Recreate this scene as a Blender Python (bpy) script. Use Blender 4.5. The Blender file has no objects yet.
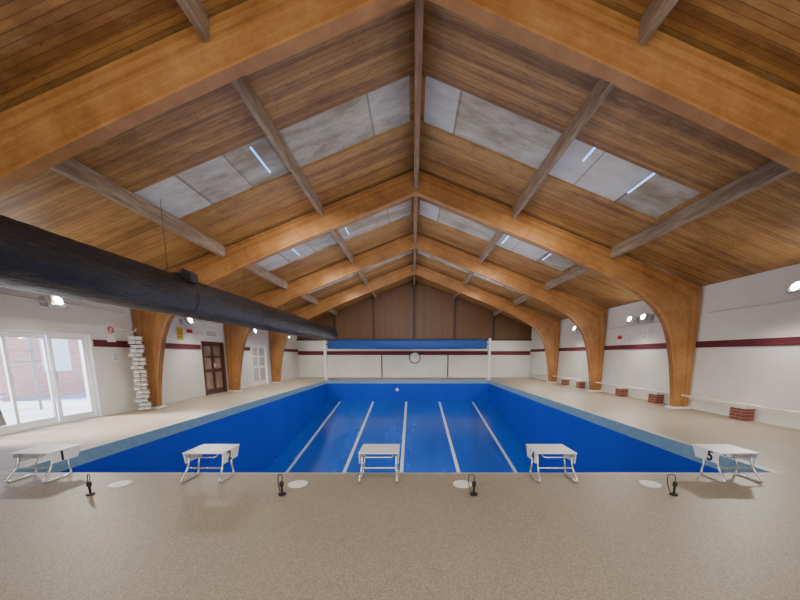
import bpy, math, random, bmesh
from mathutils import Vector, Matrix
random.seed(7)
C = bpy.context.scene.collection
X0 = 0.08; HALF = 7.8; RZ = 6.25; SL = 0.373
XL = X0-HALF; XR = X0+HALF; YB = -6.0; YE = 23.1

# ------------------------------------------------------------------ materials
def new_mat(name):
    m = bpy.data.materials.new(name); m.use_nodes = True
    nt = m.node_tree; b = nt.nodes["Principled BSDF"]
    return m, nt, b
def ramp(nt, fac, stops):
    r = nt.nodes.new('ShaderNodeValToRGB'); e = r.color_ramp.elements
    while len(e) < len(stops): e.new(0.5)
    for i, (p, c) in enumerate(stops):
        e[i].position = p; e[i].color = (*c, 1)
    nt.links.new(fac, r.inputs[0]); return r.outputs[0]
def math_n(nt, op, a, b=None, c=None):
    n = nt.nodes.new('ShaderNodeMath'); n.operation = op
    for i, v in enumerate((a, b, c)):
        if v is None: continue
        if isinstance(v, (int, float)): n.inputs[i].default_value = v
        else: nt.links.new(v, n.inputs[i])
    return n.outputs[0]
def mix(nt, f, a, b, mode='MIX'):
    n = nt.nodes.new('ShaderNodeMix'); n.data_type = 'RGBA'; n.blend_type = mode
    for s, v in ((0, f), (6, a), (7, b)):
        if isinstance(v, (int, float)): n.inputs[s].default_value = v
        elif isinstance(v, tuple): n.inputs[s].default_value = (*v, 1)
        else: nt.links.new(v, n.inputs[s])
    return n.outputs[2]
def pos(nt):
    g = nt.nodes.new('ShaderNodeNewGeometry'); s = nt.nodes.new('ShaderNodeSeparateXYZ')
    nt.links.new(g.outputs['Position'], s.inputs[0]); return g.outputs['Position'], s.outputs
def mapped(nt, vec, sc):
    m = nt.nodes.new('ShaderNodeMapping'); m.inputs['Scale'].default_value = sc
    nt.links.new(vec, m.inputs[0]); return m.outputs[0]
def noise(nt, vec, scale, det=3, rough=0.5):
    n = nt.nodes.new('ShaderNodeTexNoise'); n.inputs['Scale'].default_value = scale
    n.inputs['Detail'].default_value = det; n.inputs['Roughness'].default_value = rough
    nt.links.new(vec, n.inputs['Vector']); return n.outputs['Fac']
def bump(nt, b, h, s, d=0.02):
    n = nt.nodes.new('ShaderNodeBump'); n.inputs['Strength'].default_value = s
    n.inputs['Distance'].default_value = d
    nt.links.new(h, n.inputs['Height']); nt.links.new(n.outputs[0], b.inputs['Normal'])

def simple(name, col, rough=0.5, metal=0.0, var=0.12, scale=6, emis=0, ecol=None):
    m, nt, b = new_mat(name)
    p, s = pos(nt)
    f = noise(nt, p, scale)
    c = mix(nt, f, tuple(x*(1-var) for x in col), tuple(min(1, x*(1+var)) for x in col))
    nt.links.new(c, b.inputs['Base Color'])
    b.inputs['Roughness'].default_value = rough; b.inputs['Metallic'].default_value = metal
    if emis:
        b.inputs['Emission Color'].default_value = (*(ecol or col), 1)
        b.inputs['Emission Strength'].default_value = emis
    return m

def boards_mat(name, axis, width, dark, mid, light, stain=True, gapk=0.6):
    m, nt, b = new_mat(name)
    p, s = pos(nt)
    t = math_n(nt, 'DIVIDE', s[axis], width)
    fr = math_n(nt, 'FRACT', t); fl = math_n(nt, 'FLOOR', t)
    wn = nt.nodes.new('ShaderNodeTexWhiteNoise'); wn.noise_dimensions = '1D'
    nt.links.new(fl, wn.inputs['W'])
    sc = [1.8, 1.8, 1.8]; sc[axis] = 12
    g = noise(nt, mapped(nt, p, tuple(sc)), 2.0, 6, 0.65)
    kn = nt.nodes.new('ShaderNodeTexVoronoi'); kn.inputs['Scale'].default_value = 3.6
    nt.links.new(mapped(nt, p, (1, 2.0, 1) if axis == 1 else (2.0, 1, 1)), kn.inputs['Vector'])
    v = math_n(nt, 'ADD', math_n(nt, 'MULTIPLY', wn.outputs['Value'], 0.28), math_n(nt, 'MULTIPLY', g, 0.66))
    col = ramp(nt, v, [(0.15, dark), (0.5, mid), (0.9, light)])
    if stain:
        kk = ramp(nt, kn.outputs['Distance'], [(0.05, (0.42, 0.32, 0.26)), (0.11, (1, 1, 1))])
        col = mix(nt, 0.8, col, kk, 'MULTIPLY')
        sn = noise(nt, mapped(nt, p, (0.9, 1.6, 0.9)), 1.2, 6, 0.75)
        k = ramp(nt, sn, [(0.38, (0.62, 0.56, 0.52)), (0.54, (1, 1, 1))])
        col = mix(nt, 0.8, col, k, 'MULTIPLY')
        bn = noise(nt, mapped(nt, p, (0.03, 1.0, 0.03)), 3.4, 2, 0.5)
        col = mix(nt, 0.85, col, ramp(nt, bn, [(0.43, (0.64, 0.57, 0.52)), (0.46, (1, 1, 1))]), 'MULTIPLY')
        bl = ramp(nt, noise(nt, mapped(nt, p, (0.8, 2.5, 0.8)), 1.9, 6, 0.75), [(0.55, (0, 0, 0)), (0.75, (0.45,)*3)])
        col = mix(nt, bl, col, (0.46, 0.34, 0.21))
    gap = math_n(nt, 'LESS_THAN', fr, 0.10)
    col = mix(nt, math_n(nt, 'MULTIPLY', gap, gapk), col, (0.05, 0.022, 0.009))
    nt.links.new(col, b.inputs['Base Color']); b.inputs['Roughness'].default_value = 0.5
    bump(nt, b, math_n(nt, 'SUBTRACT', 1, gap), 0.5, 0.012)
    return m

M = {}
M['roof'] = boards_mat('pine_roof_boards', 1, 0.092, (0.25, 0.122, 0.034), (0.42, 0.222, 0.066), (0.56, 0.335, 0.125))
M['gable'] = boards_mat('gable_boards', 0, 0.16, (0.105, 0.044, 0.013), (0.135, 0.058, 0.018), (0.165, 0.076, 0.026), False, 0.45)
M['post'] = simple('gable_post_timber', (0.055, 0.024, 0.010), 0.6, var=0.2)

def glulam():
    m, nt, b = new_mat('orange_glulam')
    uv = nt.nodes.new('ShaderNodeUVMap'); uv.uv_map = 'UVMap'
    s = nt.nodes.new('ShaderNodeSeparateXYZ'); nt.links.new(uv.outputs[0], s.inputs[0])
    t = math_n(nt, 'MULTIPLY', s.outputs[1], 14)
    fl = math_n(nt, 'FLOOR', t); fr = math_n(nt, 'FRACT', t)
    wn = nt.nodes.new('ShaderNodeTexWhiteNoise'); wn.noise_dimensions = '1D'; nt.links.new(fl, wn.inputs['W'])
    p, ps = pos(nt)
    g = noise(nt, mapped(nt, uv.outputs[0], (0.9, 30, 1)), 2, 5, 0.6)
    big = noise(nt, p, 1.3, 6, 0.75)
    v = math_n(nt, 'ADD', math_n(nt, 'MULTIPLY', wn.outputs['Value'], 0.12),
               math_n(nt, 'ADD', math_n(nt, 'MULTIPLY', g, 0.3), math_n(nt, 'MULTIPLY', big, 0.65)))
    col = ramp(nt, v, [(0.34, (0.18, 0.070, 0.017)), (0.52, (0.32, 0.135, 0.036)), (0.75, (0.49, 0.25, 0.084))])
    gap = math_n(nt, 'MULTIPLY', math_n(nt, 'LESS_THAN', fr, 0.06), 0.3)
    col = mix(nt, gap, col, (0.12, 0.045, 0.012))
    nt.links.new(col, b.inputs['Base Color']); b.inputs['Roughness'].default_value = 0.45
    return m
M['glulam'] = glulam()

def weathered(name, a, c, d):
    m, nt, b = new_mat(name); p, s = pos(nt)
    g = noise(nt, mapped(nt, p, (6, 0.7, 6)), 2.5, 6, 0.7)
    nt.links.new(ramp(nt, g, [(0.3, a), (0.5, c), (0.72, d)]), b.inputs['Base Color'])
    b.inputs['Roughness'].default_value = 0.7; return m
M['purlin'] = weathered('bleached_timber', (0.17, 0.11, 0.065), (0.28, 0.20, 0.135), (0.42, 0.34, 0.26))
M['ridge'] = weathered('ridge_timber', (0.15, 0.08, 0.04), (0.24, 0.14, 0.08), (0.33, 0.22, 0.14))

def deck_mat():
    m, nt, b = new_mat('pebble_resin_deck'); p, s = pos(nt)
    v = nt.nodes.new('ShaderNodeTexVoronoi'); v.inputs['Scale'].default_value = 180
    nt.links.new(p, v.inputs['Vector'])
    sp = nt.nodes.new('ShaderNodeSeparateColor'); nt.links.new(v.outputs['Color'], sp.inputs[0])
    c = ramp(nt, sp.outputs[0], [(0.0, (0.215, 0.170, 0.115)), (0.45, (0.305, 0.250, 0.178)), (0.8, (0.365, 0.305, 0.22)), (1.0, (0.49, 0.42, 0.32))])
    st = noise(nt, p, 0.6, 4, 0.5)
    c = mix(nt, 0.9, c, ramp(nt, st, [(0.3, (0.93, 0.93, 0.93)), (0.65, (1, 1, 1))]), 'MULTIPLY')
    nt.links.new(c, b.inputs['Base Color'])
    b.inputs['Roughness'].default_value = 0.48
    bump(nt, b, v.outputs['Distance'], 0.3, 0.002)
    return m
M['deck'] = deck_mat()

def wall_mat():
    m, nt, b = new_mat('painted_white_wall'); p, s = pos(nt)
    f = noise(nt, p, 0.7, 4)
    c = ramp(nt, f, [(0.3, (0.68, 0.66, 0.62)), (0.7, (0.78, 0.77, 0.74))])
    row = math_n(nt, 'LESS_THAN', math_n(nt, 'FRACT', math_n(nt, 'DIVIDE', s[2], 0.225)), 0.05)
    c = mix(nt, math_n(nt, 'MULTIPLY', row, 0.10), c, (0.35, 0.33, 0.31))
    nt.links.new(c, b.inputs['Base Color']); b.inputs['Roughness'].default_value = 0.5
    bump(nt, b, noise(nt, p, 14), 0.15); return m
M['wall'] = wall_mat()

def brick(name, c1, c2, mort, sc=1.0, axes=(1, 2)):
    m, nt, b = new_mat(name); p, s = pos(nt)
    cb = nt.nodes.new('ShaderNodeCombineXYZ')
    nt.links.new(s[axes[0]], cb.inputs[0]); nt.links.new(s[axes[1]], cb.inputs[1])
    t = nt.nodes.new('ShaderNodeTexBrick'); nt.links.new(cb.outputs[0], t.inputs['Vector'])
    t.inputs['Color1'].default_value = (*c1, 1); t.inputs['Color2'].default_value = (*c2, 1)
    t.inputs['Mortar'].default_value = (*mort, 1); t.inputs['Scale'].default_value = sc
    t.inputs['Brick Width'].default_value = 0.225; t.inputs['Row Height'].default_value = 0.075
    t.inputs['Mortar Size'].default_value = 0.006
    nt.links.new(t.outputs['Color'], b.inputs['Base Color']); b.inputs['Roughness'].default_value = 0.8
    return m
M['band'] = brick('burgundy_tile_band', (0.15, 0.018, 0.03), (0.11, 0.014, 0.024), (0.08, 0.02, 0.02))
M['bandx'] = brick('burgundy_tile_band_end', (0.17, 0.022, 0.035), (0.12, 0.016, 0.028), (0.08, 0.02, 0.02), axes=(0, 2))
M['brick'] = brick('red_brick', (0.60, 0.30, 0.22), (0.52, 0.25, 0.19), (0.75, 0.70, 0.66))
M['pier'] = brick('pier_brick', (0.27, 0.075, 0.055), (0.21, 0.055, 0.045), (0.40, 0.28, 0.24))

def pool_floor_mat():
    m, nt, b = new_mat('pool_blue_floor'); p, s = pos(nt)
    f = noise(nt, mapped(nt, p, (1.2, 0.35, 1)), 0.7, 3, 0.5)
    c = ramp(nt, f, [(0.35, (0.005, 0.065, 0.40)), (0.65, (0.009, 0.090, 0.49))])
    nt.links.new(c, b.inputs['Base Color'])
    nt.links.new(ramp(nt, f, [(0.35, (0.16,)*3), (0.65, (0.28,)*3)]), b.inputs['Roughness'])
    b.inputs['Specular IOR Level'].default_value = 0.8
    return m
M['pfloor'] = pool_floor_mat()
def pool_wall_mat():
    m, nt, b = new_mat('pool_blue_wall'); p, s = pos(nt)
    f = noise(nt, mapped(nt, p, (0.6, 0.6, 0.3)), 1.0, 3, 0.5)
    c = ramp(nt, f, [(0.3, (0.004, 0.042, 0.44)), (0.7, (0.006, 0.055, 0.52))])
    nt.links.new(c, b.inputs['Base Color']); b.inputs['Roughness'].default_value = 0.5
    b.inputs['Specular IOR Level'].default_value = 0.3
    return m
M['pwall'] = pool_wall_mat()
M['coping'] = simple('light_blue_coping', (0.12, 0.24, 0.38), 0.4, var=0.3, scale=9)
M['edge'] = simple('pale_edge_tiles', (0.36, 0.37, 0.34), 0.5, var=0.15, scale=12)
M['line'] = simple('lane_line_paint', (0.50, 0.54, 0.56), 0.4, var=0.12)
M['white'] = simple('white_plastic', (0.82, 0.82, 0.80), 0.4, var=0.05)
M['float'] = simple('white_float_plastic', (0.70, 0.69, 0.66), 0.5, var=0.2, scale=14)
M['upvc'] = simple('white_door_frame', (0.86, 0.87, 0.88), 0.35, var=0.03)
M['steel'] = simple('pale_steel_tube', (0.62, 0.62, 0.61), 0.25, 0.75, var=0.08)
M['black'] = simple('black_rubber', (0.012, 0.012, 0.013), 0.5, var=0.3)
M['cover'] = simple('blue_cover', (0.006, 0.06, 0.28), 0.6, var=0.25, scale=3)
M['navy'] = simple('black_print', (0.01, 0.01, 0.03), 0.5)
M['rim'] = simple('clock_rim_grey', (0.06, 0.08, 0.14), 0.5)
M['red'] = simple('sign_red', (0.55, 0.02, 0.02), 0.4)
M['yellow'] = simple('sign_yellow', (0.7, 0.5, 0.05), 0.4)
M['brown'] = simple('dark_brown_joinery', (0.085, 0.034, 0.018), 0.4, var=0.3)
M['darkglass'] = simple('dim_interior_pane', (0.30, 0.22, 0.17), 0.1, var=0.6, scale=2.5)
M['paleglass'] = simple('frosted_pane', (0.55, 0.56, 0.56), 0.2, var=0.2, scale=2.5)
M['lamp'] = simple('lamp_glass_lit', (1, 0.95, 0.85), 0.3, emis=80, ecol=(1, 0.97, 0.90))
M['lampbody'] = simple('lamp_housing_grey', (0.45, 0.45, 0.45), 0.4)
M['conduit'] = simple('painted_conduit', (0.62, 0.60, 0.57), 0.45)
M['rail'] = simple('pale_rail_paint', (0.74, 0.71, 0.65), 0.4)
M['ground'] = simple('outdoor_paving', (0.68, 0.68, 0.66), 0.8, var=0.12, scale=2)
M['scaf'] = simple('galvanised_tube', (0.22, 0.23, 0.24), 0.4, 0.3)

def duct_mat():
    m, nt, b = new_mat('black_duct_wrap'); p, s = pos(nt)
    f = noise(nt, mapped(nt, p, (3, 1, 3)), 3, 6, 0.65)
    nt.links.new(ramp(nt, f, [(0.3, (0.006, 0.006, 0.007)), (0.6, (0.014, 0.013, 0.015)), (0.85, (0.05, 0.048, 0.046))]), b.inputs['Base Color'])
    b.inputs['Roughness'].default_value = 0.36
    bump(nt, b, f, 0.9, 0.06); return m
M['duct'] = duct_mat()

def skylight_mat():
    m, nt, b = new_mat('weathered_skylight_boards'); p, s = pos(nt)
    x = math_n(nt, 'ADD', s[0], math_n(nt, 'MULTIPLY', math_n(nt, 'SINE', math_n(nt, 'MULTIPLY', s[0], 1.9)), 0.33))
    t = math_n(nt, 'DIVIDE', x, 1.15)
    fl = math_n(nt, 'FLOOR', t); fr = math_n(nt, 'FRACT', t)
    wn = nt.nodes.new('ShaderNodeTexWhiteNoise'); wn.noise_dimensions = '1D'; nt.links.new(fl, wn.inputs['W'])
    f = noise(nt, mapped(nt, p, (0.5, 1.2, 0.5)), 1.8, 12, 0.72)
    v = math_n(nt, 'ADD', math_n(nt, 'MULTIPLY', wn.outputs['Value'], 0.30), math_n(nt, 'MULTIPLY', f, 0.88))
    c = ramp(nt, v, [(0.36, (0.28, 0.225, 0.155)), (0.50, (0.44, 0.405, 0.345)), (0.62, (0.56, 0.55, 0.525)), (0.85, (0.68, 0.695, 0.71))])
    gap = math_n(nt, 'LESS_THAN', fr, 0.035)
    c = mix(nt, math_n(nt, 'MULTIPLY', gap, 0.6), c, (0.14, 0.10, 0.07))
    nt.links.new(c, b.inputs['Base Color']); b.inputs['Roughness'].default_value = 0.6
    return m
M['sky'] = skylight_mat()

def glass_mat():
    m = bpy.data.materials.new('clear_pane'); m.use_nodes = True; nt = m.node_tree
    nt.nodes.clear()
    o = nt.nodes.new('ShaderNodeOutputMaterial'); mx = nt.nodes.new('ShaderNodeMixShader')
    t = nt.nodes.new('ShaderNodeBsdfTransparent'); g = nt.nodes.new('ShaderNodeBsdfGlossy')
    g.inputs['Roughness'].default_value = 0.03; mx.inputs[0].default_value = 0.08
    nt.links.new(t.outputs[0], mx.inputs[1]); nt.links.new(g.outputs[0], mx.inputs[2]); nt.links.new(mx.outputs[0], o.inputs[0])
    return m
M['glass'] = glass_mat()

# ------------------------------------------------------------------ mesh helpers
class B:
    def __init__(s): s.v = []; s.f = []
    def add(s, vs, fs):
        o = len(s.v); s.v += [tuple(v) for v in vs]; s.f += [tuple(i+o for i in f) for f in fs]; return s
    def box(s, x0, x1, y0, y1, z0, z1, rot=None, org=None):
        vs = [(x, y, z) for x in (x0, x1) for y in (y0, y1) for z in (z0, z1)]
        if rot is not None:
            o = Vector(org); vs = [tuple(o + rot @ (Vector(v)-o)) for v in vs]
        return s.add(vs, [(0,1,3,2),(4,6,7,5),(0,4,5,1),(2,3,7,6),(0,2,6,4),(1,5,7,3)])
    def cyl(s, a, b, r, n=20, r2=None, cap=True):
        a = Vector(a); b = Vector(b); r2 = r if r2 is None else r2
        d = (b-a).normalized(); u = d.orthogonal().normalized(); w = d.cross(u)
        vs = []
        for c, rr in ((a, r), (b, r2)):
            for i in range(n):
                t = 2*math.pi*i/n; vs.append(c + u*math.cos(t)*rr + w*math.sin(t)*rr)
        fs = [(i, (i+1) % n, n+(i+1) % n, n+i) for i in range(n)]
        if cap: fs += [tuple(range(n-1, -1, -1)), tuple(range(n, 2*n))]
        return s.add(vs, fs)
    def tube(s, pts, r, n=10, closed=False):
        pts = [Vector(p) for p in pts]; m = len(pts); vs = []
        u = None
        for i, p in enumerate(pts):
            if closed: d = pts[(i+1) % m]-pts[i-1]
            else: d = pts[min(i+1, m-1)]-pts[max(i-1, 0)]
            d.normalize()
            if u is None: u = d.orthogonal().normalized()
            else: u = (u - d*u.dot(d)).normalized()
            w = d.cross(u)
            for k in range(n):
                t = 2*math.pi*k/n; vs.append(p + (u*math.cos(t)+w*math.sin(t))*r)
        fs = []
        for i in range(m if closed else m-1):
            j = (i+1) % m
            for k in range(n):
                fs.append((i*n+k, i*n+(k+1) % n, j*n+(k+1) % n, j*n+k))
        if not closed: fs += [tuple(range(n-1, -1, -1)), tuple((m-1)*n+k for k in range(n))]
        return s.add(vs, fs)
    def obj(s, name, mat, parent=None, smooth=False, bevel=0, loc=None, **props):
        me = bpy.data.meshes.new(name); me.from_pydata(s.v, [], s.f); me.update()
        bm = bmesh.new(); bm.from_mesh(me); bmesh.ops.recalc_face_normals(bm, faces=bm.faces); bm.to_mesh(me); bm.free()
        if smooth:
            me.polygons.foreach_set('use_smooth', [True]*len(me.polygons))
            try: me.set_sharp_from_angle(angle=math.radians(40))
            except Exception: pass
        me.materials.append(mat)
        ob = bpy.data.objects.new(name, me); C.objects.link(ob)
        if bevel:
            md = ob.modifiers.new('bevel', 'BEVEL'); md.width = bevel; md.segments = 2; md.limit_method = 'ANGLE'
        if parent: ob.parent = parent
        if loc: ob.location = loc
        for k, v in props.items(): ob[k] = v
        return ob

def rounded(pts, r, n=5):
    P = [Vector(p) for p in pts]; out = [P[0]]
    for i in range(1, len(P)-1):
        a = (P[i-1]-P[i]); b = (P[i+1]-P[i]); q = min(r, a.length*0.49, b.length*0.49)
        a = P[i]+a.normalized()*q; b = P[i]+b.normalized()*q
        for k in range(n+1):
            t = k/n; out.append(a*(1-t)**2 + P[i]*2*t*(1-t) + b*t*t)
    out.append(P[-1]); return out

def empty(name, loc, **props):
    e = bpy.data.objects.new(name, None); e.empty_display_size = 0.2; e.location = loc; C.objects.link(e)
    for k, v in props.items(): e[k] = v
    return e
def ch(b, n_, m__, root, **kw):
    """child given in world coordinates"""
    q = b.obj(n_, m__, **kw); q.parent = root; q.matrix_parent_inverse = Matrix.Translation(-root.location); return q

def copy_thing(root, loc, **props):
    r = root.copy(); C.objects.link(r); r.location = loc
    for k, v in props.items(): r[k] = v
    def rec(src, dst):
        for c0 in src.children:
            c = c0.copy(); C.objects.link(c); c.parent = dst; rec(c0, c)
    rec(root, r)
    return r

def slab(name, us, vs, hole, w0, w1, fn, mat, **props):
    b = B(); nu = len(us)-1; nv = len(vs)-1
    sol = lambda i, j: 0 <= i < nu and 0 <= j < nv and not hole((us[i]+us[i+1])/2, (vs[j]+vs[j+1])/2)
    for i in range(nu):
        for j in range(nv):
            if not sol(i, j): continue
            u0, u1, v0, v1 = us[i], us[i+1], vs[j], vs[j+1]
            for w in (w0, w1): b.add([fn(u0, v0, w), fn(u1, v0, w), fn(u1, v1, w), fn(u0, v1, w)], [(0, 1, 2, 3)])
            for (di, dj, a, c) in ((-1, 0, (u0, v0), (u0, v1)), (1, 0, (u1, v0), (u1, v1)), (0, -1, (u0, v0), (u1, v0)), (0, 1, (u0, v1), (u1, v1))):
                if not sol(i+di, j+dj):
                    b.add([fn(*a, w0), fn(*c, w0), fn(*c, w1), fn(*a, w1)], [(0, 1, 2, 3)])
    me = bpy.data.meshes.new(name); me.from_pydata(b.v, [], b.f)
    bm = bmesh.new(); bm.from_mesh(me); bmesh.ops.remove_doubles(bm, verts=bm.verts, dist=1e-4)
    bmesh.ops.recalc_face_normals(bm, faces=bm.faces); bm.to_mesh(me); bm.free()
    me.materials.append(mat); ob = bpy.data.objects.new(name, me); C.objects.link(ob)
    for k, v in props.items(): ob[k] = v
    return ob

S = dict(kind='structure')
# ------------------------------------------------------------------ room shell
PXL, PXR, PY0, PY1 = -5.36, 4.76, 4.16, 20.5     # deck opening
IXL, IXR, IY0, IY1, IZ = -5.14, 4.52, 4.36, 20.3, -0.18   # inner wall top
slab('floor', [XL-0.3, PXL, PXR, XR+0.3], [YB, PY0, PY1, YE+0.3],
     lambda u, v: PXL < u < PXR and PY0 < v < PY1, -0.2, 0.0, lambda u, v, w: (u, v, w), M['deck'],
     label="tan pebble-resin pool deck around the empty pool", category="floor", **S)

bays = [(6.6, 7.85), (11.3, 12.5), (15.8, 17.0)]
SK0, SK1 = 0.14, 5.12
ys = [YB] + [y for b in bays for y in b] + [YE+0.3]
def in_sky(u, v): return SK0 < u < SK1 and any(a < v < b for a, b in bays)
for side in (-1, 1):
    slab('ceiling' if side < 0 else 'ceiling.001', [0, SK0, SK1, HALF+0.3], ys, in_sky, 0.0, 0.10,
         lambda u, v, w, s=side: (X0+s*u, v, RZ-SL*u+w), M['roof'],
         label="sloping pine-boarded ceiling slope with orange-brown boards", category="ceiling", **S)
slits = {(-1, 0): [(2.98, 3.02, 6.75, 7.62)], (1, 0): [(3.12, 3.155, 6.65, 7.1), (4.22, 4.265, 6.65, 7.45)],
         (-1, 1): [(2.2, 2.24, 11.5, 12.1), (3.9, 3.95, 11.5, 12.2)], (1, 1): [(2.9, 2.95, 11.4, 12.2), (4.3, 4.34, 11.5, 12.2)],
         (-1, 2): [(3.0, 3.05, 16, 16.7)], (1, 2): [(3.4, 3.46, 16, 16.8)]}
n = 0
for bi, (a, b_) in enumerate(bays):
    for side in (-1, 1):
        n += 1; sl = slits[(side, bi)]
        us = sorted({SK0, SK1} | {q for s_ in sl for q in s_[:2]}); vs = sorted({a, b_} | {q for s_ in sl for q in s_[2:]})
        slab('window_%d' % n, us, vs, lambda u, v, sl=sl: any(s_[0] < u < s_[1] and s_[2] < v < s_[3] for s_ in sl),
             0.05, 0.06, lambda u, v, w, s=side: (X0+s*u, v, RZ-SL*u+w), M['sky'],
             label="boarded-over grey skylight strip with daylight showing through gaps", category="skylight", **S)

ZW = RZ-SL*HALF
LD = (5.0, 8.3, 0.0, 1.98)
opens = [LD, (12.6, 14.02, 0, 2.0), (16.4, 18.1, 0, 2.0)]
slab('wall_left', sorted([YB, YE+0.3] + [q for o in opens for q in o[:2]]), [0.0, 1.98, 2.0, ZW],
     lambda u, v: any(o[0] < u < o[1] and o[2] < v < o[3] for o in opens), 0, 0.3,
     lambda u, v, w: (XL-w, u, v), M['wall'], label="white painted side wall with glazed sliding doors", category="wall", **S)
slab('wall_right', [YB, YE+0.3], [0, ZW], lambda u, v: False, 0, 0.3, lambda u, v, w: (XR+w, u, v), M['wall'],
     label="white painted side wall with burgundy band", category="wall", **S)
EZ = 2.48
B().box(XL, XR, YE, YE+0.25, 0, EZ).obj('wall_end', M['wall'], label="white lower end wall behind the pool", category="wall", **S)
g = B(); gp = [(XL, EZ), (XR, EZ), (XR, ZW), (X0, RZ), (XL, ZW)]
F5 = [(0,1,2,3,4), (9,8,7,6,5)]+[(i, (i+1) % 5, 5+(i+1) % 5, 5+i) for i in range(5)]
g.add([(x, YE+0.02, z) for x, z in gp]+[(x, YE+0.2, z) for x, z in gp], F5)
g.obj('wall_end_gable', M['gable'], label="dark timber-boarded gable above the end wall", category="wall", **S)
g = B(); gp = [(XL, 0), (XR, 0), (XR, ZW), (X0, RZ), (XL, ZW)]
g.add([(x, YB-0.02, z) for x, z in gp]+[(x, YB-0.2, z) for x, z in gp], F5)
g.obj('wall_back', M['wall'], label="white painted wall at the near end of the hall", category="wall", **S)
k = 0
def trim(b, mat, label, cat="trim", **kw):
    global k; k += 1
    return b.obj('trim_%d' % k, mat, label=label, category=cat, kind='structure', **kw)
for x in (-5.2, -2.6, 0.08, 2.76, 5.36):
    trim(B().box(x-0.07, x+0.07, YE-0.06, YE+0.015, EZ+0.1, RZ-SL*abs(x-X0)-0.06), M['post'], "vertical timber post on the boarded gable")
trim(B().box(XL, XR, YE-0.1, YE+0.015, EZ-0.04, EZ+0.1), M['post'], "dark timber rail across the end wall")
BZ0, BZ1 = 1.70, 1.87
for (a, b_) in ((8.35, 12.55), (14.3, 16.35), (18.8, YE-0.02)):
    trim(B().box(XL, XL+0.015, a, b_, BZ0, BZ1), M['band'], "burgundy tile band along the side wall")
trim(B().box(XR-0.015, XR, YB, YE-0.02, BZ0, BZ1), M['band'], "burgundy tile band along the side wall")
trim(B().box(XL+0.02, XR-0.02, YE-0.015, YE, 1.50, 1.76), M['bandx'], "burgundy tile band across the end wall")
for x in (-2.1, 2.35):
    trim(B().box(x-0.04, x+0.04, YE-0.013, YE, 0.02, 1.49), M['bandx'], "thin burgundy vertical stripe on the end wall")
for x, z, y0, y1 in ((XL+0.03, 2.62, 0, 9.3), (XL+0.03, 2.72, 9.8, 13.9), (XR-0.03, 2.55, 9.8, 13.9), (XR-0.03, 2.62, 0, 9.3), (XR-0.03, 2.55, 14.3, 18.4), (XL+0.03, 2.62, 14.3, 18.4)):
    trim(B().cyl((x, y0, z), (x, y1, z), 0.022, 8), M['conduit'], "thin painted conduit run along the wall")

# ------------------------------------------------------------------ pool
pool = empty('swimming_pool', ((IXL+IXR)/2, 12.3, 0), label="empty blue-painted swimming pool with white lane lines", category="swimming pool")
def ring(o, zo, i, zi):
    (a, b_, c, d), (e, f, g_, h) = o, i
    vo = [(a, c, zo), (b_, c, zo), (b_, d, zo), (a, d, zo)]; vi = [(e, g_, zi), (f, g_, zi), (f, h, zi), (e, h, zi)]
    return B().add(vo+vi, [(q, (q+1) % 4, 4+(q+1) % 4, 4+q) for q in range(4)])
ch(ring((PXL, PXR, PY0, PY1), -0.001, (PXL+0.08, PXR-0.08, PY0+0.08, PY1-0.08), -0.01), 'edge_tile_strip', M['edge'], pool, label="pale tile strip along the pool lip")
ch(ring((PXL+0.08, PXR-0.08, PY0+0.08, PY1-0.08), -0.01, (IXL, IXR, IY0, IY1), IZ), 'gutter', M['coping'], pool, label="light blue sloping overflow gutter")
YK = 8.0
def depth(y): return -(1.22+0.14*(IY1-max(y, YK)))
ysl = [IY0, YK, IY1]
w = B()
for x in (IXL, IXR):
    w.add([(x, y, IZ) for y in ysl]+[(x, y, depth(y)) for y in ysl], [(0,1,4,3), (1,2,5,4)])
w.add([(IXL, IY1, IZ), (IXR, IY1, IZ), (IXR, IY1, depth(IY1)), (IXL, IY1, depth(IY1))], [(0,1,2,3)])
w.add([(IXL, IY0, IZ), (IXR, IY0, IZ), (IXR, IY0, depth(0)), (IXL, IY0, depth(0))], [(0,1,2,3)])
ch(w, 'pool_wall', M['pwall'], pool, label="deep blue painted pool sides")
w = B().add([(x, y, depth(y)) for y in ysl for x in (IXL, IXR)], [(0,1,3,2), (2,3,5,4)])
ch(w, 'pool_floor', M['pfloor'], pool, label="glossy blue sloping pool floor")
for i in range(5):
    x = -0.4+1.97*(i-2); h = 0.06
    w = B().add([(xx, y, depth(y)+0.008) for y in (IY0+1.5, YK, IY1-0.25) for xx in (x-h, x+h)], [(0,1,3,2), (2,3,5,4)])
    ch(w, 'lane_line', M['line'], pool, label="pale painted lane line")
ch(B().cyl((-0.95, IY1-0.012, -0.55), (-0.95, IY1-0.002, -0.55), 0.10, 16), 'wall_inlet', M['line'], pool, label="small pale round inlet in the blue wall")

# ------------------------------------------------------------------ glulam frames
outer = [(0,6.20),(2.5,5.27),(4.2,4.63),(5.4,4.185),(6.4,3.81),(7.0,3.59),(7.72,3.31),(7.74,2.8),(7.74,2.2),(7.74,1.4),(7.74,.7),(7.74,.05)]
inner = [(0,5.66),(2.4,4.74),(4.0,4.10),(5.05,3.65),(5.8,3.28),(6.35,2.92),(6.74,2.50),(6.96,2.06),(7.08,1.64),(7.18,1.2),(7.28,.6),(7.35,.05)]
def catmull(P, n=4):
    out = []
    for i in range(len(P)-1):
        p = [Vector(P[max(i-1, 0)]), Vector(P[i]), Vector(P[i+1]), Vector(P[min(i+2, len(P)-1)])]
        for q in range(n):
            t = q/n
            out.append(0.5*((2*p[1])+(p[2]-p[0])*t+(2*p[0]-5*p[1]+4*p[2]-p[3])*t*t+(3*p[1]-p[0]-3*p[2]+p[3])*t**3))
    out.append(Vector(P[-1])); return out
ci = catmull(inner)
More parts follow.
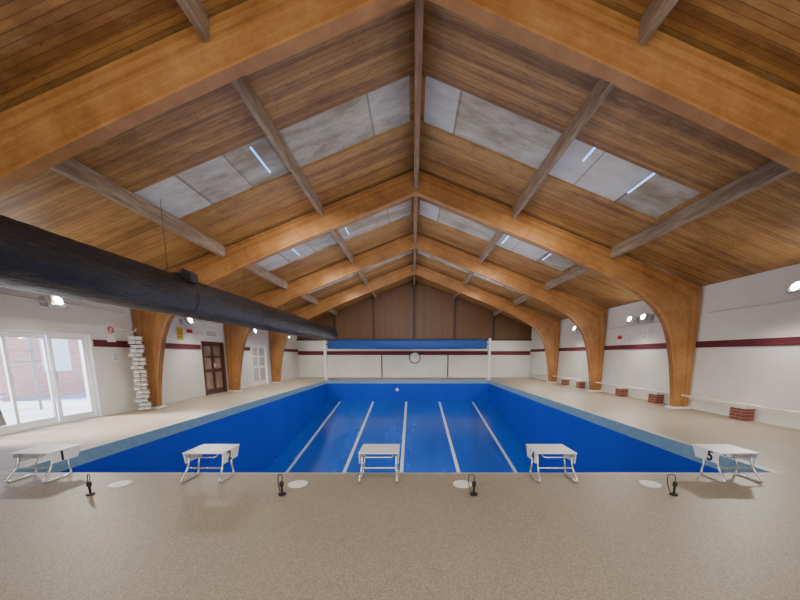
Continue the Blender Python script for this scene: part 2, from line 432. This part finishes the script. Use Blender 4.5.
co = []
for i in range(len(outer)-1):
    a, b_ = Vector(outer[i]), Vector(outer[i+1])
    for q in range(4): co.append(a.lerp(b_, q/4))
co.append(Vector(outer[-1]))
FT = 0.085
def half_arch(side):
    me = bpy.data.meshes.new('half_arch'); m = len(ci); vs = []; L = [0]
    for i in range(1, m): L.append(L[-1]+((ci[i]+co[i])/2-(ci[i-1]+co[i-1])/2).length)
    for y in (-FT, FT):
        for i in range(m):
            vs.append((side*co[i].x, y, co[i].y)); vs.append((side*ci[i].x, y, ci[i].y))
    fs = []; uvs = []
    def idx(l, i, j): return l*2*m+2*i+j
    for i in range(m-1):
        for l in (0, 1):
            fs.append((idx(l, i, 0), idx(l, i+1, 0), idx(l, i+1, 1), idx(l, i, 1))); uvs.append(((L[i], 0), (L[i+1], 0), (L[i+1], .99), (L[i], .99)))
        for j in (0, 1):
            fs.append((idx(0, i, j), idx(0, i+1, j), idx(1, i+1, j), idx(1, i, j))); q = .03+.94*j
            uvs.append(((L[i], q), (L[i+1], q), (L[i+1], q), (L[i], q)))
    for i in (0, m-1):
        fs.append((idx(0, i, 0), idx(0, i, 1), idx(1, i, 1), idx(1, i, 0))); uvs.append(((0, 0), (0, 1), (.1, 1), (.1, 0)))
    me.from_pydata(vs, [], fs); ul = me.uv_layers.new(name='UVMap'); c = 0
    for pu in uvs:
        for q in pu: ul.data[c].uv = q; c += 1
    bm = bmesh.new(); bm.from_mesh(me); bmesh.ops.recalc_face_normals(bm, faces=bm.faces); bm.to_mesh(me); bm.free()
    me.materials.append(M['glulam']); o = bpy.data.objects.new('half_arch', me); C.objects.link(o); return o
FY = [4.62, -0.5, 9.65, 14.2, 18.6]
fr = empty('roof_frame', (X0, FY[0], 0), label="curved orange glulam timber portal frame spanning the hall", category="roof beam", group="glulam portal frames")
for sd in (-1, 1):
    half_arch(sd).parent = fr
    B().box(*(sorted((sd*7.27, sd*7.76))), -0.15, 0.15, 0.0, 0.05).obj('base_plate', M['white'], parent=fr, label="white painted column foot")
B().box(-0.10, 0.10, -FT-0.012, FT+0.012, 5.70, 5.95).obj('apex_bracket', M['ridge'], parent=fr)
for y in FY[1:]: copy_thing(fr, (X0, y, 0))

FS = sorted(FY)
segs = [(YB, FS[0]-FT)] + [(FS[i]+FT, FS[i+1]-FT) for i in range(4)] + [(FS[4]+FT, YE-0.07)]
for u, s_ in ((2.45, -1), (2.55, 1), (5.1, -1), (5.2, 1)):
    for (a, b_) in segs:
        cx = X0+s_*u; zt = RZ-SL*u; d = 0.26; hw = 0.034
        bb = B()
        pr = [(cx+px, zt-0.012+pz-s_*px*SL) for px, pz in [(-hw, 0.0), (hw, 0.0), (hw, -d), (-hw, -d)]]
        bb.add([(x, y, z) for y in (a+0.004, b_-0.004) for x, z in pr], [(0,1,2,3), (7,6,5,4)]+[(q, (q+1) % 4, 4+(q+1) % 4, 4+q) for q in range(4)])
        bb.obj('purlin', M['purlin'], label="bleached grey-brown timber purlin under the boarded roof", category="beam", group="roof purlins")
for (a, b_) in segs:
    B().box(X0-0.055, X0+0.055, a+0.004, b_-0.004, RZ-0.46, RZ-0.045).obj('ridge_beam', M['ridge'], label="brown timber ridge beam at the roof apex", category="beam", group="ridge beams")

# ------------------------------------------------------------------ air duct
DX, DZ, DR = -4.8, 2.69, 0.40
duct = empty('air_duct', (DX, 7, DZ), label="long round black air duct hung beside the pool", category="duct")
b = B(); n = 40
yy = YB+0.1; yl = []
while yy < 20.3: yl.append(yy); yy += 0.12
vs = []
for i, y in enumerate(yl):
    for q in range(n):
        t = 2*math.pi*q/n
        r = DR*(1+0.006*math.sin(q*3+i*0.9)+0.008*math.sin(i*2.1+q))
        vs.append((DX+r*math.cos(t), y, DZ+r*math.sin(t)))
m_ = len(yl)
b.add(vs, [(i*n+q, i*n+(q+1) % n, (i+1)*n+(q+1) % n, (i+1)*n+q) for i in range(m_-1) for q in range(n)]+[tuple(range(n)), tuple((m_-1)*n+q for q in range(n))])
ch(b, 'duct_body', M['duct'], duct, smooth=True, label="wrinkled black wrapped duct tube")
for y in (0.8, 7.3, 10.4, 13.4, 16.4, 18.9):
    ch(B().cyl((DX, y-0.03, DZ), (DX, y+0.03, DZ), DR+0.007, 40), 'joint_collar', M['duct'], duct, smooth=True)
    ch(B().cyl((DX, y-0.3, DZ+DR-0.02), (DX, y-0.3, RZ-SL*abs(DX-X0)), 0.004, 6), 'hanger_wire', M['black'], duct)
ch(B().cyl((DX+0.12, 7.3, DZ+0.32), (DX+0.2, 7.3, DZ+0.52), 0.15, 20, 0.12).box(DX, DX+0.38, 7.08, 7.32, DZ+0.26, DZ+0.43), 'damper_box', M['duct'], duct, label="black damper housing on the duct")
ch(B().cyl((DX, 20.2, DZ), (DX, 20.5, DZ), DR*0.98, 32, DR*0.7), 'end_cap', M['duct'], duct, smooth=True)

# ------------------------------------------------------------------ doors
def sliding_door():
    y0, y1, z1 = LD[0], LD[1], LD[3]; xo = XL-0.16
    root = empty('door_1', (xo, (y0+y1)/2, 0), label="white-framed glazed sliding doors to the bright yard", category="door", kind='structure')
    fb = B(); e = 0.06
    fb.box(xo-0.06, xo+0.08, y0, y0+e, 0, z1).box(xo-0.06, xo+0.08, y1-e, y1, 0, z1).box(xo-0.06, xo+0.08, y0+e, y1-e, z1-e, z1).box(xo-0.06, xo+0.08, y0+e, y1-e, 0, 0.05)
    ch(fb, 'door_frame', M['upvc'], root)
    w_ = (y1-y0-2*e)/4
    for i in range(4):
        a = y0+e+i*w_; c = a+w_; xx = xo+(0.03 if i % 2 else -0.03); s_ = 0.055
        pb = B().box(xx-0.022, xx+0.022, a, a+s_, 0.05, z1-e).box(xx-0.022, xx+0.022, c-s_, c, 0.05, z1-e).box(xx-0.022, xx+0.022, a+s_, c-s_, z1-e-0.07, z1-e).box(xx-0.022, xx+0.022, a+s_, c-s_, 0.05, 0.15)
        pan = ch(pb, 'door_panel', M['upvc'], root)
        gp_ = B().box(xx-0.004, xx+0.004, a+s_, c-s_, 0.15, z1-e-0.07).obj('glass_pane', M['glass']); gp_.parent = pan
        hd = B().box(xx+0.024, xx+0.05, a+0.015, a+0.04, 0.95, 1.15).obj('handle', M['steel']); hd.parent = pan
sliding_door()
def wood_door(name, o, mat, pane, label):
    y0, y1, z1 = o[0], o[1], o[3]; xo = XL-0.05; e = 0.07
    root = empty(name, (xo, (y0+y1)/2, 0), label=label, category="door", kind='structure')
    ch(B().box(xo-0.05, xo+0.09, y0, y0+e, 0, z1).box(xo-0.05, xo+0.09, y1-e, y1, 0, z1).box(xo-0.05, xo+0.09, y0+e, y1-e, z1-e, z1), 'door_frame', mat, root)
    mid = (y0+y1)/2
    for a, c in ((y0+e, mid-0.005), (mid+0.005, y1-e)):
        s_ = 0.09; L_ = B().box(xo-0.02, xo+0.02, a, a+s_, 0.01, z1-e).box(xo-0.02, xo+0.02, c-s_, c, 0.01, z1-e)
        for z0, z2 in ((0.01, 0.22), (0.85, 0.97), (1.4, 1.46), (z1-e-0.1, z1-e)): L_.box(xo-0.02, xo+0.02, a+s_, c-s_, z0, z2)
        leaf = ch(L_, 'door_leaf', mat, root)
        q = B().box(xo-0.012, xo+0.005, a+s_, c-s_, 0.22, z1-e-0.1).obj('glass_pane', pane); q.parent = leaf
        q = B().cyl((xo+0.03, a+0.06, 1.0), (xo+0.03, a+0.06, 1.2), 0.012, 8).obj('handle', M['steel']); q.parent = leaf
wood_door('door_2', opens[1], M['brown'], M['darkglass'], "dark brown timber double doors with glazed panels")
wood_door('door_3', opens[2], M['upvc'], M['paleglass'], "white-framed glazed double doors beside a timber column")

# ------------------------------------------------------------------ outside
B().box(-30, XL-0.31, -6, 30, -0.25, -0.02).obj('ground', M['ground'], label="pale paved yard outside the doors", category="ground", kind='structure')
hb = empty('brick_building', (-14, 9, 0), label="red brick building across the yard", category="building")
ch(B().box(-16, -13.4, 11.0, 20, -0.02, 3.2), 'brick_wall', M['brick'], hb)
ch(B().box(-16.1, -13.2, 10.9, 20.1, 3.2, 3.45), 'roof_edge', M['upvc'], hb)
ch(B().box(-13.44, -13.36, 12.4, 13.4, 0.9, 2.2), 'window', M['upvc'], hb)
sc = empty('scaffolding', (-11, 7, 0), label="galvanised tube scaffold standing in the yard", category="scaffold")
for x in (-11.6, -10.4):
    for y in (5.2, 6.6, 8.0, 9.4): ch(B().cyl((x, y, -0.02), (x, y, 4), 0.032, 8), 'upright', M['scaf'], sc)
    for z in (0.4, 1.3, 2.2): ch(B().cyl((x, 5, z), (x, 9.6, z), 0.028, 8), 'ledger', M['scaf'], sc)
ch(B().cyl((-10.4, 5.2, 0.2), (-10.4, 8, 2.6), 0.028, 8), 'brace', M['scaf'], sc)
ch(B().cyl((-11.6, 9.4, 0.2), (-11.6, 6.6, 2.6), 0.028, 8), 'brace', M['scaf'], sc)
ab = empty('pavement_sign', (-9.0, 6.9, 0), label="dark folding sign board standing outside the doors", category="sign")
R1 = Matrix.Rotation(0.22, 3, 'Y'); R2 = Matrix.Rotation(-0.22, 3, 'Y')
for R_ in (R1, R2):
    ch(B().box(-9.02, -8.98, 6.65, 7.2, -0.02, 0.95, R_, (-9.0, 6.9, 0.95)), 'sign_panel', M['black'], ab)

# ------------------------------------------------------------------ starting blocks
def text_mesh(s, size):
    cu = bpy.data.curves.new('t', 'FONT'); cu.body = s; cu.size = size; cu.align_x = 'CENTER'; cu.align_y = 'CENTER'; cu.extrude = 0.001; cu.offset = size*0.035
    o = bpy.data.objects.new('t', cu); C.objects.link(o); bpy.context.view_layer.update()
    me = bpy.data.meshes.new_from_object(o.evaluated_get(bpy.context.evaluated_depsgraph_get())); bpy.data.objects.remove(o); return me
def start_block():
    r = empty('starting_block', (0, 4.1, 0), label="white starting block", category="starting block", group="starting blocks")
    w_ = 0.24; zt = 0.352; y0, y1 = -0.20, 0.22
    B().box(-w_, w_, y0, y1, zt-0.014, zt).obj('platform', M['white'], parent=r, bevel=0.005)
    for sd in (-1, 1):
        x = sd*0.205; xf = sd*0.225
        a, c = sorted((sd*(w_-0.012), sd*(w_-0.004)))
        B().add([(q, y, z) for q in (a, c) for y, z in ((y0+0.01, zt-0.010), (y1-0.02, zt-0.010), (y1-0.08, zt-0.14), (y0+0.03, zt-0.14))],
                [(0,1,2,3), (7,6,5,4), (0,4,5,1), (1,5,6,2), (2,6,7,3), (3,7,4,0)]).obj('side_plate', M['white'], parent=r)
        p = rounded([(x, -0.02, zt-0.025), (x, -0.13, zt-0.025), (x, -0.16, 0.16), (xf, -0.33, 0.013), (xf, 0.05, 0.013), (x, 0.03, 0.15), (x, 0.10, zt-0.025), (x, 0.0, zt-0.025)], 0.09, 8)
        B().tube(p, 0.0125).obj('leg', M['steel'], parent=r, smooth=True)
    B().tube([(-0.207, -0.165, 0.155), (0.207, -0.165, 0.155)], 0.011).obj('crossbar', M['steel'], parent=r, smooth=True)
    B().tube(rounded([(-0.17, y0+0.03, zt-0.022), (-0.17, y0-0.03, zt-0.045), (0.17, y0-0.03, zt-0.045), (0.17, y0+0.03, zt-0.022)], 0.04), 0.008).obj('hand_grip', M['steel'], parent=r, smooth=True)
    return r
bx = [-4.56, -2.50, -0.41, 1.71, 3.88]
blk = start_block(); blocks = [blk]; blk.location = (bx[0], 4.10, 0)
for x in bx[1:]: blocks.append(copy_thing(blk, (x, 4.10, 0)))
for i, r in enumerate(blocks):
    me = text_mesh(str(i+1), 0.175); me.materials.append(M['navy'])
    for sd in (-1, 1):
        o = bpy.data.objects.new('number', me); C.objects.link(o); o.parent = r
        o.rotation_euler = (math.pi/2, 0, sd*math.pi/2); o.location = (sd*0.2375, -0.07 if sd < 0 else -0.05, 0.276)
    r['label'] = "white starting block numbered %d on bent steel tube legs" % (i+1)

an = empty('lane_anchor', (-3.5, 3.5, 0), label="short black lane rope anchor post with cable loop", category="lane anchor", group="lane rope anchors")
B().cyl((0, 0, 0), (0, 0, 0.02), 0.04, 16).obj('base', M['black'], parent=an)
B().cyl((0, 0, 0.02), (0.0, 0, 0.14), 0.012, 10).cyl((0, 0, 0.10), (0, 0, 0.15), 0.022, 10).obj('post', M['black'], parent=an, smooth=True)
B().tube(rounded([(0, 0, 0.14), (0.01, 0.02, 0.22), (-0.05, 0.05, 0.22), (-0.055, 0.04, 0.12), (-0.03, 0.02, 0.03)], 0.04), 0.005, 8).obj('cable', M['black'], parent=an, smooth=True)
for x in (-1.42, 0.66, 2.83): copy_thing(an, (x, 3.5, 0))
for i, x in enumerate((-3.43, -1.35, 0.58, 2.78)):
    B().cyl((0, 0, 0), (0, 0, 0.012), 0.11, 28).cyl((0, 0, 0.012), (0, 0, 0.017), 0.05, 20).obj('floor_cover', M['white'], loc=(x, 3.8, 0), label="flat round white cover plate set on the deck", category="cover plate", group="round deck covers")

# ------------------------------------------------------------------ wall flood lamps
def lamp(x, y, z, sd, copy_of=None):
    if copy_of:
        r = copy_thing(copy_of, (x, y, z)); r.rotation_euler = (0, 0, math.pi if sd < 0 else 0); return r
    r = empty('wall_floodlight', (x, y, z), label="small grey wall floodlight with bright lit glass", category="lamp", group="wall floodlights")
    Rm = Matrix.Rotation(0.35, 3, 'Y')
    B().box(0.0, 0.03, -0.07, 0.07, -0.10, 0.10).obj('wall_plate', M['lampbody'], parent=r)
    B().tube([(0.01, 0, 0.05), (-0.10, 0, 0.05), (-0.18, 0, -0.02)], 0.014, 8).obj('arm', M['lampbody'], parent=r)
    B().box(-0.30, -0.20, -0.15, 0.15, -0.11, 0.11, Rm, (-0.24, 0, 0.0)).obj('housing', M['lampbody'], parent=r, bevel=0.02)
    B().cyl(Vector((-0.24, 0, 0))+Rm @ Vector((-0.06, 0, 0)), Vector((-0.24, 0, 0))+Rm @ Vector((-0.085, 0, 0)), 0.085, 20, 0.06).obj('lamp_glass', M['lamp'], parent=r, smooth=True)
    return r
lp = lamp(XR-0.032, 7.0, 2.82, 1)
for x, y, z, sd in [(XR-0.032, 11.5, 2.72, 1), (XR-0.032, 12.2, 2.72, 1), (XR-0.032, 16.3, 2.72, 1), (XR-0.032, 20.6, 2.72, 1),
                    (XL+0.032, 7.35, 2.6, -1), (XL+0.032, 11.6, 2.62, -1), (XL+0.032, 16.3, 2.6, -1), (XL+0.032, 20.6, 2.6, -1)]:
    lamp(x, y, z, sd, lp)

# ------------------------------------------------------------------ wall bench rail
rb = empty('wall_bench', (7.6, 14, 0), label="low pale rail bench on brick piers along wall", category="bench")
ch(B().box(7.58, 7.66, 4.6, 22.6, 0.352, 0.392), 'bench_rail', M['rail'], rb, bevel=0.008)
for y in (7.85, 10.7, 12.5, 15.6, 17.2):
    pr = ch(B().box(7.58, 7.82, y-0.18, y+0.18, 0.0, 0.28), 'brick_pier', M['pier'], rb, label="small red brick pier")
    cp = B().box(7.57, 7.83, y-0.20, y+0.20, 0.28, 0.351).obj('pier_cap', M['rail'], bevel=0.008); cp.parent = pr

# ------------------------------------------------------------------ end wall: cover roller + clock
cr = empty('pool_cover_roller', (-0.35, 21.2, 0), label="wide blue rolled pool cover on tall white posts", category="pool cover")
prof = [(-0.17, -0.26), (0.17, -0.26), (0.24, -0.18), (0.26, 0.0), (0.22, 0.2), (0.12, 0.29), (-0.12, 0.29), (-0.20, 0.2), (-0.22, 0.0), (-0.21, -0.18)]
b = B(); m_ = len(prof); xs = [-5.2+9.7*i/24 for i in range(25)]
vv = []
for i, x in enumerate(xs):
    sg = 0.012*math.sin(i*1.7)
    for (py, pz) in prof: vv.append((x, 21.2+py, 2.14+pz*(1+sg*2)-0.02*math.sin(i*math.pi/24)))
b.add(vv, [(i*m_+q, i*m_+(q+1) % m_, (i+1)*m_+(q+1) % m_, (i+1)*m_+q) for i in range(24) for q in range(m_)]+[tuple(range(m_)), tuple(24*m_+q for q in range(m_))])
ch(b, 'cover_roll', M['cover'], cr)
ch(B().cyl((-5.45, 21.2, 2.14), (4.75, 21.2, 2.14), 0.05, 12), 'axle', M['steel'], cr, smooth=True)
for x in (-5.4, 4.7):
    ch(B().box(x-0.07, x+0.07, 21.1, 21.3, 0.02, 2.5), 'post', M['white'], cr, bevel=0.01)
    ch(B().box(x-0.16, x+0.16, 20.95, 21.45, 0, 0.02), 'foot_plate', M['white'], cr)
ck = empty('pace_clock', (0.12, YE-0.05, 1.32), label="round white pace clock with dark rim on the end wall", category="clock")
B().cyl((0, 0.03, 0), (0, -0.03, 0), 0.40, 36).obj('clock_case', M['rim'], parent=ck)
B().cyl((0, -0.03, 0), (0, -0.04, 0), 0.33, 36).obj('clock_face', M['white'], parent=ck)
for i in range(12):
    B().box(-0.015, 0.015, -0.045, -0.041, 0.25, 0.31, Matrix.Rotation(i*math.pi/6, 3, 'Y'), (0, 0, 0)).obj('dial_mark', M['black'], parent=ck)
B().box(-0.012, 0.012, -0.05, -0.046, -0.05, 0.26, Matrix.Rotation(0.8, 3, 'Y'), (0, 0, 0)).obj('hand', M['red'], parent=ck)

# ------------------------------------------------------------------ hanging lane rope bundle
lr = empty('folded_lane_rope', (-7.38, 9.22, 0), label="tall bundle of folded white lane rope floats against wall", category="lane rope")
b = B(); z = 0.03; i = 0
while z < 2.0:
    dx = 0.03*math.sin(i*2.3); dy = 0.03*math.sin(i*1.7+1)
    for ox, oy in ((-0.04, -0.05), (0.04, 0.05)):
        b.cyl((ox+dx, oy+dy, z), (ox+dx, oy+dy, z+0.04), 0.10, 14, 0.06).cyl((ox+dx, oy+dy, z+0.04), (ox+dx, oy+dy, z+0.08), 0.06, 14, 0.10)
    z += 0.11; i += 1
b.obj('float', M['float'], parent=lr, smooth=True, kind='stuff', label="stack of ribbed white floats")
B().tube([(0, 0, 0.02), (0.01, 0, 1), (0, 0, 2.1)], 0.02, 8).obj('rope', M['black'], parent=lr)
B().tube(rounded([(-0.3, 0, 2.12), (0.02, 0, 2.12), (0.05, 0, 2.2)], 0.03), 0.012, 8).obj('hook', M['steel'], parent=lr)

# ------------------------------------------------------------------ small signs
def sign(x, y, z, w_, h_, kind, sd):
    r = empty('wall_sign', (x, y, z), label={"ban": "small white safety sign with a red ring", "red": "small red and white notice on wall", "yel": "small yellow warning notice on wall", "w": "plain white notice board on wall"}[kind], category="sign")
    f = 1 if sd < 0 else -1
    q = lambda a, b_: sorted((f*a, f*b_))
    B().box(*q(0, 0.012), -w_/2, w_/2, -h_/2, h_/2).obj('sign_board', M['yellow'] if kind == 'yel' else M['white'], parent=r)
    if kind == 'ban':
        pts = [(f*0.02, 0.32*w_*math.cos(t*math.pi/12), h_*0.1+0.32*w_*math.sin(t*math.pi/12)) for t in range(24)]
        B().tube(pts, 0.014, 6, True).tube([(f*0.02, -0.22*w_, h_*0.1+0.22*w_), (f*0.02, 0.22*w_, h_*0.1-0.22*w_)], 0.01, 6).obj('red_ring', M['red'], parent=r)
    elif kind == 'red':
        B().box(*q(0.012, 0.016), -w_*0.45, w_*0.45, 0, h_*0.42).obj('red_panel', M['red'], parent=r)
    else:
        b = B()
        for i in range(4): b.box(*q(0.012, 0.015), -w_*0.35, w_*0.35, h_*(0.3-0.18*i)-0.006, h_*(0.3-0.18*i)+0.006)
        b.obj('printed_lines', M['navy'], parent=r)
for a in ((XL+0.016, 8.85, 2.08, 0.24, 0.5, 'ban', -1), (XL+0.016, 8.9, 1.45, 0.16, 0.25, 'w', -1), (XL, 11.0, 2.15, 0.25, 0.35, 'w', -1), (XL, 11.5, 2.2, 0.3, 0.4, 'yel', -1), (XL, 12.0, 2.25, 0.35, 0.3, 'red', -1),
          (XL, 12.1, 1.45, 0.3, 0.4, 'w', -1), (XL, 13.3, 2.3, 0.9, 0.26, 'w', -1), (XL, 14.75, 1.4, 0.35, 0.5, 'w', -1), (XR, 11.8, 2.15, 0.3, 0.4, 'w', 1), (XR, 13.2, 2.1, 0.3, 0.3, 'red', 1), (XR, 15.2, 2.1, 0.3, 0.4, 'red', 1), (XR, 12.6, 2.1, 0.25, 0.35, 'w', 1)):
    sign(*a)

# ------------------------------------------------------------------ lights
def area(name, loc, nrm, sx, sy, e, col=(1, 1, 1)):
    l = bpy.data.lights.new(name, 'AREA'); l.shape = 'RECTANGLE'; l.size = sx; l.size_y = sy; l.energy = e; l.color = col
    o = bpy.data.objects.new(name, l); o.location = loc; C.objects.link(o)
    o.rotation_euler = Vector(nrm).to_track_quat('-Z', 'Y').to_euler(); return o
area('fill_rear', (0, -4.5, 1.8), (0, 1, -0.02), 12, 2.4, 400, (1.0, 0.985, 0.97))  # added fill behind the camera, stands for no visible lamp
area('fill_above', (0, 0.8, 4.4), (0, 0.6, -0.8), 8, 2.5, 240, (1, 0.985, 0.97))  # unseen fill above the camera, added to brighten the hall
area('fill_up', (0, 13.0, 2.3), (0, 0, 1), 9, 15, 170, (1, 0.97, 0.92))  # added fill floating over the pool, brightens the boarded ceiling
for y, e in ((8.4, 230), (13.2, 180), (17.8, 80)):
    area('fill_down', (0, y, 4.3), (0, 0.62, -0.78), 7, 1.0, e, (1, 0.985, 0.96))  # added fill panels turned away from the camera, not ceiling lamps
def spot(loc, tgt, e, ang_=150, col=(1, 0.93, 0.83)):
    l = bpy.data.lights.new('flood_beam', 'SPOT'); l.energy = e; l.spot_size = math.radians(ang_); l.spot_blend = 0.9; l.shadow_soft_size = 0.12; l.color = col
    o = bpy.data.objects.new('flood_beam', l); o.location = loc; C.objects.link(o)
    o.rotation_euler = (Vector(tgt)-Vector(loc)).to_track_quat('-Z', 'Y').to_euler()
for y in (7.2, 11.8, 16.3, 20.6):
    for sd in (-1, 1):
        x = (XL if sd < 0 else XR)-sd*0.45
        spot((x, y, 2.62), (x-sd*1.4, y, 1.3), 360 if y < 20 else 200, 178)
sun = bpy.data.lights.new('sun', 'SUN'); sun.energy = 28; sun.angle = math.radians(25); sun.color = (1, 0.97, 0.93)
so = bpy.data.objects.new('sun', sun); C.objects.link(so); so.rotation_euler = Vector((0.8, 0.30, -0.5)).to_track_quat('-Z', 'Y').to_euler()
wd = bpy.data.worlds.new('sky'); bpy.context.scene.world = wd; wd.use_nodes = True
bg = wd.node_tree.nodes['Background']; bg.inputs[0].default_value = (0.12, 0.37, 1.0, 1); bg.inputs[1].default_value = 3.2

# ------------------------------------------------------------------ camera
cd = bpy.data.cameras.new('camera'); cam = bpy.data.objects.new('camera', cd); C.objects.link(cam)
TH = math.radians(9.0); F = 340.0
cam.location = (0, 0, 1.5); cam.rotation_euler = (math.pi/2-TH, 0, 0)
cd.sensor_width = 36; cd.sensor_fit = 'HORIZONTAL'; cd.lens = 36*F/800
cd.shift_x = -13/800; cd.shift_y = (355+F*math.tan(TH)-300)/800
cd.clip_start = 0.05; cd.clip_end = 200
bpy.context.scene.camera = cam
